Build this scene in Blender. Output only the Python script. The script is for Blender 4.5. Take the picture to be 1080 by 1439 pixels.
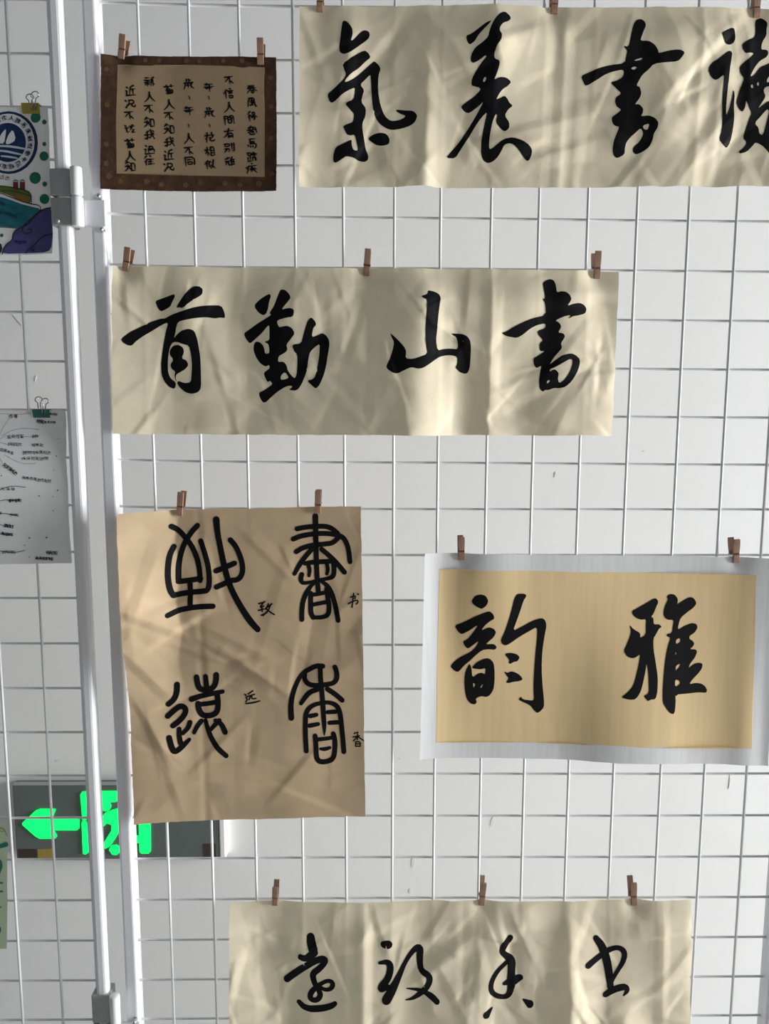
import bpy, bmesh, math, random
import numpy as np
from mathutils import Vector, Matrix
from mathutils.geometry import delaunay_2d_cdt

random.seed(7)
D = bpy.data
C = bpy.context.scene.collection
for o in list(D.objects):
    D.objects.remove(o)

# ------------------------------------------------------------------ camera
CAM_Z = 1.30                       # camera height; rack plane is y = 0, wall behind it
CAM_D = 0.81473
PITCH, YAW, ROLL = map(math.radians, (-7.3132, 0.6359, 0.1229))
FPX, CX, CY = 1080.0, 540.0, 719.5
fw = Vector((math.sin(YAW)*math.cos(PITCH), math.cos(YAW)*math.cos(PITCH), math.sin(PITCH)))
rt0 = Vector((math.cos(YAW), -math.sin(YAW), 0))
up0 = rt0.cross(fw)
rt = rt0*math.cos(ROLL) + up0*math.sin(ROLL)
up = up0*math.cos(ROLL) - rt0*math.sin(ROLL)
CAMLOC = Vector((0, -CAM_D, CAM_Z))
cd = D.cameras.new('camera')
cam = D.objects.new('camera', cd)
C.objects.link(cam)
cd.sensor_fit = 'VERTICAL'
cd.sensor_height = 36.0
cd.lens = 36.0*FPX/1439.0
cd.clip_start = 0.02
M3 = Matrix((rt, up, -fw)).transposed()
cam.matrix_world = Matrix.Translation(CAMLOC) @ M3.to_4x4()
bpy.context.scene.camera = cam

def W(px, py, Y=0.0):
    """photograph pixel -> point of the vertical plane y = Y (measuring only)"""
    d = fw + rt*((px-CX)/FPX) - up*((py-CY)/FPX)
    return CAMLOC + d*((Y + CAM_D)/d.y)

# ------------------------------------------------------------------ world, daylight, exposure
wd = D.worlds.new('world')
bpy.context.scene.world = wd
wd.use_nodes = True
bg = wd.node_tree.nodes['Background']
bg.inputs[0].default_value = (0.93, 0.97, 1.0, 1)
bg.inputs[1].default_value = 0.17

def area(name, loc, target, sx, sy, power, col=(1, 1, 1)):
    l = D.lights.new(name, 'AREA')
    l.shape = 'RECTANGLE'
    l.size, l.size_y = sx, sy
    l.energy = power
    l.color = col
    o = D.objects.new(name, l)
    C.objects.link(o)
    o.location = loc
    o.rotation_euler = (Vector(target)-Vector(loc)).to_track_quat('-Z', 'Y').to_euler()
    return o
area('daylight_window', (3.5, -0.31, 1.10), (0, -0.31, 1.10), 1.30, 1.9, 330, (0.97, 0.985, 1.0))

vs = bpy.context.scene.view_settings
vs.view_transform = 'Standard'
vs.look = 'None'
vs.gamma = 1.0
vs.use_curve_mapping = False
vs.exposure = -0.05

# ------------------------------------------------------------------ materials
MATS = {}
def mat(name, col, rough=0.6, spec=0.4, metal=0.0, emit=None, estr=0.0, noise=0.0, nscale=60, bump=0.0, bscale=200,
        trans=0.0, sheen=0.0, stretch=None):
    if name in MATS:
        return MATS[name]
    m = D.materials.new(name)
    m.use_nodes = True
    nt = m.node_tree
    N, L = nt.nodes, nt.links
    b = N['Principled BSDF']
    out = N['Material Output']
    b.inputs['Base Color'].default_value = (*col, 1)
    b.inputs['Roughness'].default_value = rough
    b.inputs['Specular IOR Level'].default_value = spec
    b.inputs['Metallic'].default_value = metal
    if sheen:
        b.inputs['Sheen Weight'].default_value = sheen
    if emit:
        b.inputs['Emission Color'].default_value = (*emit, 1)
        b.inputs['Emission Strength'].default_value = estr
    tc = N.new('ShaderNodeTexCoord')
    vec = tc.outputs['Object']
    if stretch:
        mp = N.new('ShaderNodeMapping')
        mp.inputs['Scale'].default_value = stretch
        L.new(vec, mp.inputs['Vector'])
        vec = mp.outputs['Vector']
    csock = None
    if noise:
        t = N.new('ShaderNodeTexNoise')
        t.inputs['Scale'].default_value = nscale
        t.inputs['Detail'].default_value = 6
        L.new(vec, t.inputs['Vector'])
        r = N.new('ShaderNodeValToRGB')
        r.color_ramp.elements[0].position = 0.3
        r.color_ramp.elements[1].position = 0.7
        r.color_ramp.elements[0].color = (*[c*(1-noise) for c in col], 1)
        r.color_ramp.elements[1].color = (*[min(1, c*(1+noise)) for c in col], 1)
        L.new(t.outputs['Fac'], r.inputs['Fac'])
        L.new(r.outputs['Color'], b.inputs['Base Color'])
        csock = r.outputs['Color']
    if bump:
        t = N.new('ShaderNodeTexNoise')
        t.inputs['Scale'].default_value = bscale
        t.inputs['Detail'].default_value = 4
        L.new(vec, t.inputs['Vector'])
        bp = N.new('ShaderNodeBump')
        bp.inputs['Strength'].default_value = bump
        bp.inputs['Distance'].default_value = 0.002
        L.new(t.outputs['Fac'], bp.inputs['Height'])
        L.new(bp.outputs['Normal'], b.inputs['Normal'])
    if trans:
        tr = N.new('ShaderNodeBsdfTranslucent')
        tr.inputs['Color'].default_value = (*col, 1)
        if csock:
            L.new(csock, tr.inputs['Color'])
        mx = N.new('ShaderNodeMixShader')
        mx.inputs['Fac'].default_value = trans
        L.new(b.outputs[0], mx.inputs[1])
        L.new(tr.outputs[0], mx.inputs[2])
        L.new(mx.outputs[0], out.inputs['Surface'])
    MATS[name] = m
    return m

M_WALL = mat('wall_paint', (0.765, 0.765, 0.755), 0.7, 0.2, noise=0.012, nscale=7, bump=0.03, bscale=120)
M_FLOOR = mat('floor_tile', (0.45, 0.44, 0.42), 0.4, noise=0.1, nscale=6)
M_WIRE = mat('white_enamel_wire', (0.80, 0.80, 0.81), 0.30, 0.5)
M_POST = mat('white_enamel_tube', (0.84, 0.84, 0.88), 0.36, 0.5)
M_HINGE = mat('grey_plated_clamp', (0.40, 0.41, 0.41), 0.45, 0.5, metal=0.2, noise=0.1, nscale=90)
M_KNUCK = mat('white_plated_knuckle', (0.82, 0.82, 0.82), 0.3, 0.5)
M_STEEL = mat('bolt_steel', (0.55, 0.55, 0.56), 0.3, 0.5, metal=0.9)
M_XUAN = mat('raw_rice_paper', (0.85, 0.755, 0.56), 0.5, 0.3, noise=0.05, nscale=40, bump=0.06, bscale=420, trans=0.16)
M_KRAFT = mat('kraft_paper', (0.61, 0.455, 0.285), 0.45, 0.5, noise=0.14, nscale=16, bump=0.06, bscale=500, trans=0.10)
M_SILK = mat('white_silk_mount', (0.80, 0.80, 0.80), 0.36, 0.6, noise=0.05, nscale=300, sheen=0.3, trans=0.06, stretch=(1, 1, 0.06))
M_TAN = mat('tan_writing_paper', (0.88, 0.66, 0.36), 0.5, 0.3, noise=0.045, nscale=150, stretch=(1, 1, 0.05))
M_INK = mat('black_ink', (0.005, 0.005, 0.006), 0.6, 0.12)
M_INK2 = mat('pen_ink', (0.03, 0.03, 0.035), 0.6, 0.2)
M_PENCIL = mat('grey_pencil', (0.30, 0.30, 0.29), 0.7, 0.2)
M_BROCADE = mat('brown_brocade', (0.068, 0.034, 0.018), 0.7, 0.25, noise=0.35, nscale=120, bump=0.3, bscale=900)
M_MEDAL = mat('brocade_flower', (0.135, 0.07, 0.035), 0.7, 0.25, noise=0.25, nscale=300)
M_POEM = mat('aged_poem_paper', (0.33, 0.235, 0.14), 0.6, 0.3, noise=0.06, nscale=60)
M_WOOD = mat('clothespin_wood', (0.30, 0.18, 0.125), 0.6, 0.3, noise=0.25, nscale=160, stretch=(1, 1, 0.15))
M_SPRING = mat('spring_wire', (0.16, 0.10, 0.07), 0.4, 0.5, metal=0.7)
M_WHITE = mat('white_paper', (0.80, 0.80, 0.80), 0.6, 0.3, noise=0.02, nscale=30, trans=0.12)
M_GOLD = mat('gold_clip', (0.42, 0.33, 0.08), 0.35, 0.5, metal=0.6)
M_GREENCLIP = mat('green_clip', (0.02, 0.15, 0.11), 0.35, 0.5)
M_CHROME = mat('clip_wire', (0.35, 0.34, 0.32), 0.25, 0.5, metal=0.9)
M_NAVY = mat('navy_marker', (0.010, 0.030, 0.095), 0.6, 0.25, noise=0.2, nscale=200)
M_LBLUE = mat('pale_blue_marker', (0.50, 0.58, 0.66), 0.6, 0.25)
M_GDOT = mat('green_marker', (0.02, 0.16, 0.095), 0.6, 0.25, noise=0.15, nscale=200)
M_TEAL = mat('teal_marker', (0.018, 0.15, 0.20), 0.6, 0.25, noise=0.25, nscale=90, stretch=(1, 1, 3))
M_PURPLE = mat('purple_marker', (0.075, 0.070, 0.215), 0.6, 0.25, noise=0.2, nscale=80)
M_OLIVE = mat('olive_marker', (0.12, 0.16, 0.03), 0.6, 0.25, noise=0.25, nscale=120)
M_RED = mat('red_marker', (0.22, 0.03, 0.02), 0.6, 0.25)
M_ORANGE = mat('orange_marker', (0.28, 0.12, 0.03), 0.6, 0.25)
M_LGREEN = mat('pale_green_paper', (0.42, 0.52, 0.36), 0.6, 0.3, trans=0.12)
M_SIGN = mat('sign_grey_panel', (0.105, 0.128, 0.12), 0.35, 0.5, noise=0.06, nscale=20)
M_SIGNW = mat('sign_white_end', (0.78, 0.78, 0.78), 0.4, 0.5)
M_GLOW = mat('sign_green_glow', (0.0, 0.5, 0.2), 0.3, 0.5, emit=(0.0, 1.0, 0.07), estr=1.9)
M_SCUFF = mat('wall_scuff', (0.42, 0.42, 0.42), 0.8, 0.2)
M_STICK = mat('sign_dark_sticker', (0.05, 0.035, 0.03), 0.5, 0.3)
M_YEL = mat('sign_yellow_sticker', (0.30, 0.23, 0.05), 0.5, 0.3)

# ------------------------------------------------------------------ object helpers
def props(o, label=None, cat=None, group=None, kind=None):
    if label: o['label'] = label
    if cat: o['category'] = cat
    if group: o['group'] = group
    if kind: o['kind'] = kind
    return o

def empty(name, loc, label, cat, group=None):
    o = D.objects.new(name, None)
    C.objects.link(o)
    o.empty_display_size = 0.02
    o.location = loc
    return props(o, label, cat, group)

def setpar(o, parent):
    o.parent = parent
    if parent is not None:
        o.matrix_parent_inverse = Matrix.Translation(parent.location).inverted() if parent.rotation_euler[:] == (0, 0, 0) else parent.matrix_basis.inverted()

def link_mesh(name, verts, faces, m, parent=None, smooth=False, local=False):
    me = D.meshes.new(name)
    me.from_pydata([tuple(v) for v in verts], [], [tuple(f) for f in faces])
    me.materials.append(m)
    if smooth:
        me.polygons.foreach_set('use_smooth', [True]*len(me.polygons))
    me.update()
    o = D.objects.new(name, me)
    C.objects.link(o)
    if parent is not None:
        if local:
            o.parent = parent
        else:
            setpar(o, parent)
    return o

def link_bm(name, bm, m, parent=None, smooth=False, local=False):
    me = D.meshes.new(name)
    bmesh.ops.recalc_face_normals(bm, faces=bm.faces[:])
    bm.to_mesh(me)
    bm.free()
    me.materials.append(m)
    if smooth:
        me.polygons.foreach_set('use_smooth', [True]*len(me.polygons))
    o = D.objects.new(name, me)
    C.objects.link(o)
    if parent is not None:
        if local:
            o.parent = parent
        else:
            setpar(o, parent)
    return o

def box_bm(x0, x1, y0, y1, z0, z1, bev=0.0, seg=2):
    bm = bmesh.new()
    bmesh.ops.create_cube(bm, size=1)
    for v in bm.verts:
        v.co = Vector((x0+(v.co.x+.5)*(x1-x0), y0+(v.co.y+.5)*(y1-y0), z0+(v.co.z+.5)*(z1-z0)))
    if bev:
        bmesh.ops.bevel(bm, geom=bm.edges[:], offset=bev, segments=seg, affect='EDGES', profile=0.5)
    return bm

def tube_bm(pts, r, n=8, bm=None, cap=True):
    """round bar through points; r a number or a list"""
    bm = bm or bmesh.new()
    pts = [Vector(p) for p in pts]
    rs = r if isinstance(r, (list, tuple)) else [r]*len(pts)
    rings = []
    prev = None
    for i, p in enumerate(pts):
        t = (pts[min(i+1, len(pts)-1)] - pts[max(i-1, 0)]).normalized()
        a = prev if prev is not None else (Vector((0, 1, 0)) if abs(t.y) < .9 else Vector((1, 0, 0)))
        u = (a - t*a.dot(t)).normalized()
        prev = u
        w = t.cross(u)
        rings.append([bm.verts.new(p + (u*math.cos(k*2*math.pi/n) + w*math.sin(k*2*math.pi/n))*rs[i]) for k in range(n)])
    for a, b in zip(rings, rings[1:]):
        for k in range(n):
            bm.faces.new((a[k], a[(k+1) % n], b[(k+1) % n], b[k]))
    if cap:
        bm.faces.new(rings[0][::-1])
        bm.faces.new(rings[-1])
    return bm

def prism_bm(poly, d0, d1, axis='x', bm=None):
    """extrude a closed polygon. axis x: poly is (y,z); axis y: poly is (x,z)"""
    bm = bm or bmesh.new()
    def mk(p, d):
        return Vector((d, p[0], p[1])) if axis == 'x' else Vector((p[0], d, p[1]))
    a = [bm.verts.new(mk(p, d0)) for p in poly]
    b = [bm.verts.new(mk(p, d1)) for p in poly]
    n = len(poly)
    bm.faces.new(a)
    bm.faces.new(b[::-1])
    for i in range(n):
        bm.faces.new((a[i], b[i], b[(i+1) % n], a[(i+1) % n]))
    return bm

# ------------------------------------------------------------------ room shell
WALL_Y = 0.35
wall = link_bm('wall_back', box_bm(-3.2, 3.6, WALL_Y, WALL_Y+0.15, 0, 2.9), M_WALL)
props(wall, kind='structure')
floor = link_bm('floor', box_bm(-3.2, 3.6, -2.6, WALL_Y+0.15, -0.1, 0), M_FLOOR)
props(floor, kind='structure')
# small scuffs on the paint
def blob(pts, Y, th, name, m, parent):
    ps = [W(x, y, Y) for x, y in pts]
    return link_bm(name, prism_bm([(p.x, p.z) for p in ps], Y, Y-th, 'y'), m, parent)
for k, (x, y, l, w, ang) in enumerate([(779, 667, 9, 1.6, 80), (1024, 1101, 16, 1.0, 80), (1024, 1098, 22, .8, 84), (580, 1212, 14, 5, 85),
                                 (576, 1252, 7, 4, 90), (82, 1069, 8, 3, 10), (562, 1066, 3, 3, 0), (905, 634, 4, 2, 0),
                                 (612, 588, 8, 3, 80), (691, 1155, 14, 4, 75), (24, 450, 22, 1, -50), (50, 532, 9, 2, 80), (692, 590, 8, 2.5, 90)]):
    a = math.radians(ang)
    ca, sa = math.cos(a), math.sin(a)
    pts = [(x + ca*l/2*math.cos(t) - sa*w/2*math.sin(t), y - sa*l/2*math.cos(t) - ca*w/2*math.sin(t)) for t in [i*math.pi/5 for i in range(10)]]
    blob(pts, WALL_Y, 0.0004, 'scuff', M_SCUFF if w < 2 else mat('faint_smudge', (0.69, 0.69, 0.685), 0.8, 0.2), wall)

# ------------------------------------------------------------------ wire grid panels
ROW0 = CAM_Z + 0.19815
def rowz(k): return ROW0 - 0.05*k
RW = 0.00148           # wire radius
def panel(name, label, xs, xl, xr, wl, wr, dz):
    """xl/xr = outer x of the side tubes, wl/wr their widths"""
    P = empty(name, ((xl+xr)/2, 0, 0), label, 'display rack', 'white wire grid display racks')
    ztop, zbot = rowz(-10)+0.035, 0.125
    def post(x0, x1, front, back, bev):
        p = link_bm('post', box_bm(x0, x1, front, back, 0.012, ztop+.012, bev, 3), M_POST, P)
        return p
    for x in xs:
        link_bm('vertical_wire', tube_bm([(x, 0, zbot), (x, 0, (zbot+ztop)/2), (x, 0, ztop)], RW, 10), M_WIRE, P, True)
    for k in range(-10, 28):
        n = 14
        pts = []
        for i in range(n+1):
            x = xl + wl*.5 + (xr-wr*.5 - xl - wl*.5)*i/n
            pts.append((x, 2*RW-.0002, rowz(k)+dz(x, k)))
        link_bm('horizontal_wire', tube_bm(pts, RW*.93, 10), M_WIRE, P, True)
    link_bm('top_rail', box_bm(xl+wl, xr-wr, -.006, .008, ztop-.004, ztop+.012, .003), M_POST, P)
    link_bm('bottom_rail', box_bm(xl+wl, xr-wr, -.006, .008, zbot-.012, zbot+.004, .003), M_POST, P)
    return P, post

def dz_right(x, k):
    d = 0.0
    if -5 <= k <= 9:
        d += .0032*math.exp(-(x+.28)/.07)
    if -1 <= k <= 5:
        d -= .0018*max(0, min(1, (x-.05)/.3))
    if k >= 12:
        d += .0012*max(0, 1-abs(x)/.3)
    return d
def dz_left(x, k):
    return .0048 if k <= 5 else .0048*max(0, (12-k)/7)

XR = [-.2346, -.1848, -.1356, -.0827, -.0336, .0184, .0654, .1171, .1659, .2158, .2662, .3192, .3685, .4162]
XL = [-.3630, -.4095] + [-.4595-.05*i for i in range(12)]
PR, post = panel('wire_grid_rack', 'white wire grid display rack hung with calligraphy sheets', XR, -.2878, .4670, .0145, .0145, dz_right)
post(-.2878, -.2733, -.006, .015, .003)
post(.4525, .4670, -.011, .011, .003)
def foot(P, x):
    bm = box_bm(x-.012, x+.012, -.17, .17, 0.0, .014, .003)
    link_bm('foot', bm, M_POST, P)
foot(PR, -.2805); foot(PR, .4597)
PL, post = panel('wire_grid_rack', 'white wire grid display rack holding the blue badge poster and handwritten notes', XL, -1.10, -.3055, .0145, .0135, dz_left)
post(-.3195, -.3060, -.011, .004, .0040)
post(-1.10, -1.0855, -.009, .009, .003)
link_bm('post_flange', box_bm(-.3225, -.3195, -.002, .004, .02, rowz(-10)+.03), M_POST, PL)
foot(PL, -.3130); foot(PL, -1.093)

def hinge(y0, label):
    """joins the two racks; y0 = top in photo pixels"""
    zt, zm, zb = W(100, y0, -.013).z, W(100, y0+40, -.013).z, W(100, y0+81, -.013).z
    H = empty('hinge_clamp', (-.2995, -.012, zb), label, 'hinge', 'hinge clamps between the racks')
    xa, xb = W(74+ (y0-236)*.047, y0, -.013).x, -.3035
    link_bm('clamp_plate', box_bm(-.3245, xb, -.0125, .0085, zm+.0008, zt, .0015), M_HINGE, H)
    link_bm('clamp_plate', box_bm(-.3245, xb, -.0130, .0085, zb, zm-.0008, .0015), M_HINGE, H)
    for a, b in ((zm+.0006, zt+.001), (zb-.001, zm-.0006)):
        bm = tube_bm([(-.2975, -.013, a), (-.2975, -.013, a+.001), (-.2975, -.013, b-.001), (-.2975, -.013, b)], [.0048, .0058, .0058, .0048], 20)
        link_bm('knuckle', bm, M_KNUCK, H, True)
    link_bm('clamp_arm', box_bm(-.2925, -.2715, -.0092, -.0058, zb, zm-.002, .001), M_POST, H)
    for x, z in ((-.2770, zm+.001), (-.2755, zb-.003), (-.3170, zb+.004)):
        bm = tube_bm([(x, -.0055, z), (x, -.0122 if x > -.3 else -.0162, z), (x, -.0132 if x > -.3 else -.0172, z)], [.0024, .0024, .0012], 12)
        link_bm('bolt', bm, M_STEEL, H, True)
hinge(236, 'grey hinge clamp joining the rack posts beside the brown poem sheet')
hinge(1400, 'grey hinge clamp joining the rack posts below the green exit sign')

# ------------------------------------------------------------------ paper sheets
PAPER_Y = -.0022
def over_post(reach, amp=.0102):
    # the sheet's edge rides over the front of the rack's post
    return lambda U, V, X, Z: amp*np.clip(1-X/reach, 0, 1)**1.15
class Sheet:
    def __init__(s, name, corners, m, label, cat='calligraphy', seed=1, top=None, bot=None, slope=.42, ncrease=0, camp=1.0,
                 folds=(), pegs=(), curl=(), step=.0019, y0=PAPER_Y, group=None, vfold=(), extra=None, edge=.0003, ridge=.0003):
        s.c = [W(x, y, y0) for x, y in corners]       # TL TR BR BL
        s.y0 = y0
        w = ((s.c[1]-s.c[0]).length + (s.c[2]-s.c[3]).length)/2
        h = ((s.c[0]-s.c[3]).length + (s.c[1]-s.c[2]).length)/2
        s.w, s.h = w, h
        s.nu, s.nv = max(8, int(w/step)), max(8, int(h/step))
        U, V = np.meshgrid(np.linspace(0, 1, s.nu+1), np.linspace(0, 1, s.nv+1))
        X, Z = U*w, V*h
        rng = np.random.default_rng(seed)
        H = np.zeros_like(X)
        def prof(lst, v):
            if not lst: return np.zeros(s.nu+1)
            us = [s.uv(px, corners[0][1]*(1-v)+corners[3][1]*v)[0] for px, b in lst]
            b = np.interp(np.linspace(0, 1, s.nu+1), us, [q for _, q in lst])
            k = np.ones(5)/5
            b = np.convolve(np.pad(b, 2, mode='edge'), k, 'valid')
            sl = -slope*(b-b.mean())
            hh = np.cumsum(sl)*w/s.nu
            return hh-np.linspace(hh[0], hh[-1], s.nu+1)
        if top or bot:
            pt, pb = prof(top, 0), prof(bot or top, 1)
            sm = V*V*(3-2*V)
            wob = 0.0
            H += pt[None, :]*(1-sm) + pb[None, :]*sm
        # sharp little creases: tents with one steep and one shallow side
        for i in range(ncrease):
            cx_, cz_ = rng.uniform(-.02, w+.02), rng.uniform(-.02, h+.02)
            a = rng.uniform(0, math.pi)
            L_ = rng.uniform(.018, .06)
            w1, w2 = rng.uniform(.0022, .009), rng.uniform(.008, .028)
            A = rng.choice([-1, 1])*rng.uniform(.0005, .0016)*camp
            if w1 < .004: A *= .7
            t = (X-cx_)*math.cos(a)+(Z-cz_)*math.sin(a)
            d = -(X-cx_)*math.sin(a)+(Z-cz_)*math.cos(a)
            tent = np.where(d > 0, np.clip(1-d/w1, 0, 1), np.clip(1+d/w2, 0, 1))
            H += A*tent*np.clip(1.6*(1-np.abs(t)/L_), 0, 1)
        for i in range(ncrease//3):
            cx_, cz_ = rng.uniform(-.02, w+.02), rng.uniform(-.02, h+.02)
            a = rng.uniform(0, math.pi)
            L_ = rng.uniform(.03, .10)
            w1, w2 = rng.uniform(.006, .022), rng.uniform(.018, .05)
            A = rng.choice([-1, 1])*rng.uniform(.0010, .0024)*camp
            t = (X-cx_)*math.cos(a)+(Z-cz_)*math.sin(a)
            d = -(X-cx_)*math.sin(a)+(Z-cz_)*math.cos(a)
            tent = np.where(d > 0, np.clip(1-d/w1, 0, 1), np.clip(1+d/w2, 0, 1))
            H += A*tent*np.clip(1.5*(1-np.abs(t)/L_), 0, 1)
        if ncrease:                                   # faint ridges where the sheet drapes over the wires
            for xw in XR:
                uw = (xw-s.c[0].x)/(s.c[1].x-s.c[0].x)
                H += ridge*np.clip(1-np.abs(X-uw*w)/.0045, 0, 1)*(1-.6*V)
        for px, amp, wd_ in folds:                    # vertical fold lines
            u = s.uv(px, (corners[0][1]+corners[3][1])/2)[0]
            H += amp*np.clip(1-np.abs(X-u*w)/wd_, 0, 1)
        for py, amp, wd_ in vfold:                    # horizontal fold lines
            v = s.uv((corners[0][0]+corners[1][0])/2, py)[1]
            H += amp*np.clip(1-np.abs(Z-v*h)/wd_, 0, 1)
        # slow random waviness
        for i in range(6):
            kx, kz, ph = rng.uniform(10, 40), rng.uniform(-25, 25), rng.uniform(0, 6.3)
            H += .0005*camp*np.sin(kx*X+kz*Z+ph)*(.3+.7*V)
        for (u0, v0, r_, a_) in curl:
            d = np.hypot((U-u0)*w, (V-v0)*h)
            H += a_*np.clip(1-d/r_, 0, 1)**1.6
        H -= np.percentile(H, 1.5)
        H = np.where(H < 0, H*.15, H)
        H += .0004
        if ncrease:
            e_ = np.clip(Z/.035, 0, 1)
            H *= .45+.55*e_*e_*(3-2*e_)
        if extra is not None:
            H += extra(U, V, X, Z)
        for px, py in pegs:
            u, v = s.uv(px, py)
            d2 = ((U-u)*w)**2/.011**2 + ((V-v)*h)**2/.013**2
            H *= 1-.97*np.exp(-d2)
        s.H = np.maximum(H, 0.0)
        # torn/cut edge wobble
        n1 = np.convolve(rng.normal(0, 1, s.nu+9), np.ones(9)/9, 'valid')*edge*2
        n2 = np.convolve(rng.normal(0, 1, s.nv+9), np.ones(9)/9, 'valid')*edge*2
        verts = []
        for j in range(s.nv+1):
            for i in range(s.nu+1):
                u, v = i/s.nu, j/s.nv
                p = s.base(u, v)
                ev = (max(0, 1-v*s.nv/4) + max(0, 1-(1-v)*s.nv/4))*n1[i]
                eu = (max(0, 1-u*s.nu/4) + max(0, 1-(1-u)*s.nu/4))*n2[j]
                verts.append((p.x+eu, s.y0-s.H[j, i], p.z+ev))
        faces = []
        q = s.nu+1
        for j in range(s.nv):
            for i in range(s.nu):
                a = j*q+i
                faces.append((a, a+q, a+q+1, a+1))
        tc = (s.c[0]+s.c[1])/2
        s.root = empty(name, (tc.x, s.y0, (s.c[3].z+s.c[2].z)/2), label, cat, group)
        s.sheet = link_mesh('sheet', verts, faces, m, s.root, True)
    def base(s, u, v):
        c = s.c
        return c[0]*((1-u)*(1-v)) + c[1]*(u*(1-v)) + c[2]*(u*v) + c[3]*((1-u)*v)
    def uv(s, px, py):
        p = W(px, py, s.y0)
        u, v = .5, .5
        for _ in range(8):
            q = s.base(u, v)
            du = s.base(u+1e-4, v)-q
            dv = s.base(u, v+1e-4)-q
            ex, ez = p.x-q.x, p.z-q.z
            det = (du.x*dv.z-dv.x*du.z)
            u += (ex*dv.z-dv.x*ez)/det*1e-4
            v += (du.x*ez-ex*du.z)/det*1e-4
        return u, v
    def hh(s, u, v):
        x = min(max(u, 0), 1)*s.nu
        y = min(max(v, 0), 1)*s.nv
        i, j = min(int(x), s.nu-1), min(int(y), s.nv-1)
        fx, fy = x-i, y-j
        H = s.H
        return (H[j, i]*(1-fx)*(1-fy)+H[j, i+1]*fx*(1-fy)+H[j+1, i]*(1-fx)*fy+H[j+1, i+1]*fx*fy)
    def pt(s, px, py, off):
        u, v = s.uv(px, py)
        p = s.base(u, v)
        return (p.x, s.y0-s.hh(u, v)-off, p.z)

def chaikin(pts, closed=True, k=.22):
    out = []
    n = len(pts)
    for i in range(n if closed else n-1):
        a, b = pts[i], pts[(i+1) % n]
        out.append(tuple(a[j]*(1-k)+b[j]*k for j in range(len(a))))
        out.append(tuple(a[j]*k+b[j]*(1-k) for j in range(len(a))))
    if not closed:
        out = [pts[0]]+out+[pts[-1]]
    return out

def parse(s):
    return [tuple(float(c) for c in t.split(',')) for t in s.split()]

def fill(sheet, polys, m, name='ink_stroke', off=.00022, parent=None, step=2.4, smooth=True, label=None):
    """flat print: closed outlines in photo pixels ('holes' are inner outlines) laid on the sheet"""
    V2, faces_in = [], []
    for pts, hole in polys:
        if smooth:
            pts = chaikin(pts)
        b = len(V2)
        V2 += [Vector(p) for p in pts]
        faces_in.append(list(range(b, len(V2))))
    xs = [v.x for v in V2]; ys = [v.y for v in V2]
    y = min(ys)+step/2
    while y < max(ys):
        x = min(xs)+step/2
        while x < max(xs):
            V2.append(Vector((x, y)))
            x += step
        y += step
    edges = []
    for f in faces_in:
        edges += [(f[i], f[(i+1) % len(f)]) for i in range(len(f))]
    r = delaunay_2d_cdt(V2, edges, [], 0, 1e-4)
    vo, fo = r[0], r[2]
    P = [[(V.x, V.y) for V in (V2[i] for i in f)] for f in faces_in]
    def inside(x, y, poly):
        c = False
        j = len(poly)-1
        for i in range(len(poly)):
            xi, yi = poly[i]; xj, yj = poly[j]
            if (yi > y) != (yj > y) and x < (xj-xi)*(y-yi)/(yj-yi)+xi:
                c = not c
            j = i
        return c
    keep = []
    for f in fo:
        cx_ = sum(vo[i].x for i in f)/len(f); cy_ = sum(vo[i].y for i in f)/len(f)
        k = False
        for (pts, hole), poly in zip(polys, P):
            if inside(cx_, cy_, poly):
                k = not hole
                if hole: break
        if k: keep.append(f)
    used = sorted({i for f in keep for i in f})
    mp = {i: n for n, i in enumerate(used)}
    verts = [sheet.pt(vo[i].x, vo[i].y, off) for i in used]
    o = link_mesh(name, verts, [[mp[i] for i in f] for f in keep], m, parent or sheet.root)
    if label: o['label'] = label
    return o

def smooth_line(pts, n=2):
    for _ in range(n):
        pts = chaikin(pts, False, .25)
    return pts

def ribbons(sheet, strokes, m, name='ink_stroke', off=.00022, parent=None, cross=5, it=2, label=None, maxseg=3.0):
    """brush strokes: polylines of (x, y, width) in photo pixels with round ends, laid on the sheet"""
    verts, faces = [], []
    for st in strokes:
        if len(st) == 1:
            x, y, w = st[0]
            st = [(x-.3, y, w), (x+.3, y, w)]
        p = smooth_line(st, it) if len(st) > 2 else list(st)
        q = [p[0]]
        for a, b in zip(p, p[1:]):
            d = math.hypot(b[0]-a[0], b[1]-a[1])
            k = max(1, int(d/maxseg))
            for i in range(1, k+1):
                q.append(tuple(a[j]+(b[j]-a[j])*i/k for j in range(3)))
        # rounded ends
        def endcap(e, nx):
            dx, dy = e[0]-nx[0], e[1]-nx[1]
            d = math.hypot(dx, dy) or 1
            return [(e[0]+dx/d*e[2]*.5*math.sin(t), e[1]+dy/d*e[2]*.5*math.sin(t), e[2]*max(.08, math.cos(t))) for t in (math.pi/2*.98, math.pi/3, math.pi/6)]
        q = endcap(q[0], q[1]) + q + endcap(q[-1], q[-2])[::-1]
        base = len(verts)
        for i, (x, y, w) in enumerate(q):
            a, b = q[max(i-1, 0)], q[min(i+1, len(q)-1)]
            tx, ty = b[0]-a[0], b[1]-a[1]
            d = math.hypot(tx, ty) or 1
            nx, ny = -ty/d, tx/d
            for c in range(cross):
                s = (c/(cross-1)-.5)*w
                verts.append(sheet.pt(x+nx*s, y+ny*s, off))
        for i in range(len(q)-1):
            for c in range(cross-1):
                a = base+i*cross+c
                faces.append((a, a+1, a+cross+1, a+cross))
    o = link_mesh(name, verts, faces, m, parent or sheet.root)
    if label: o['label'] = label
    return o

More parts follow.
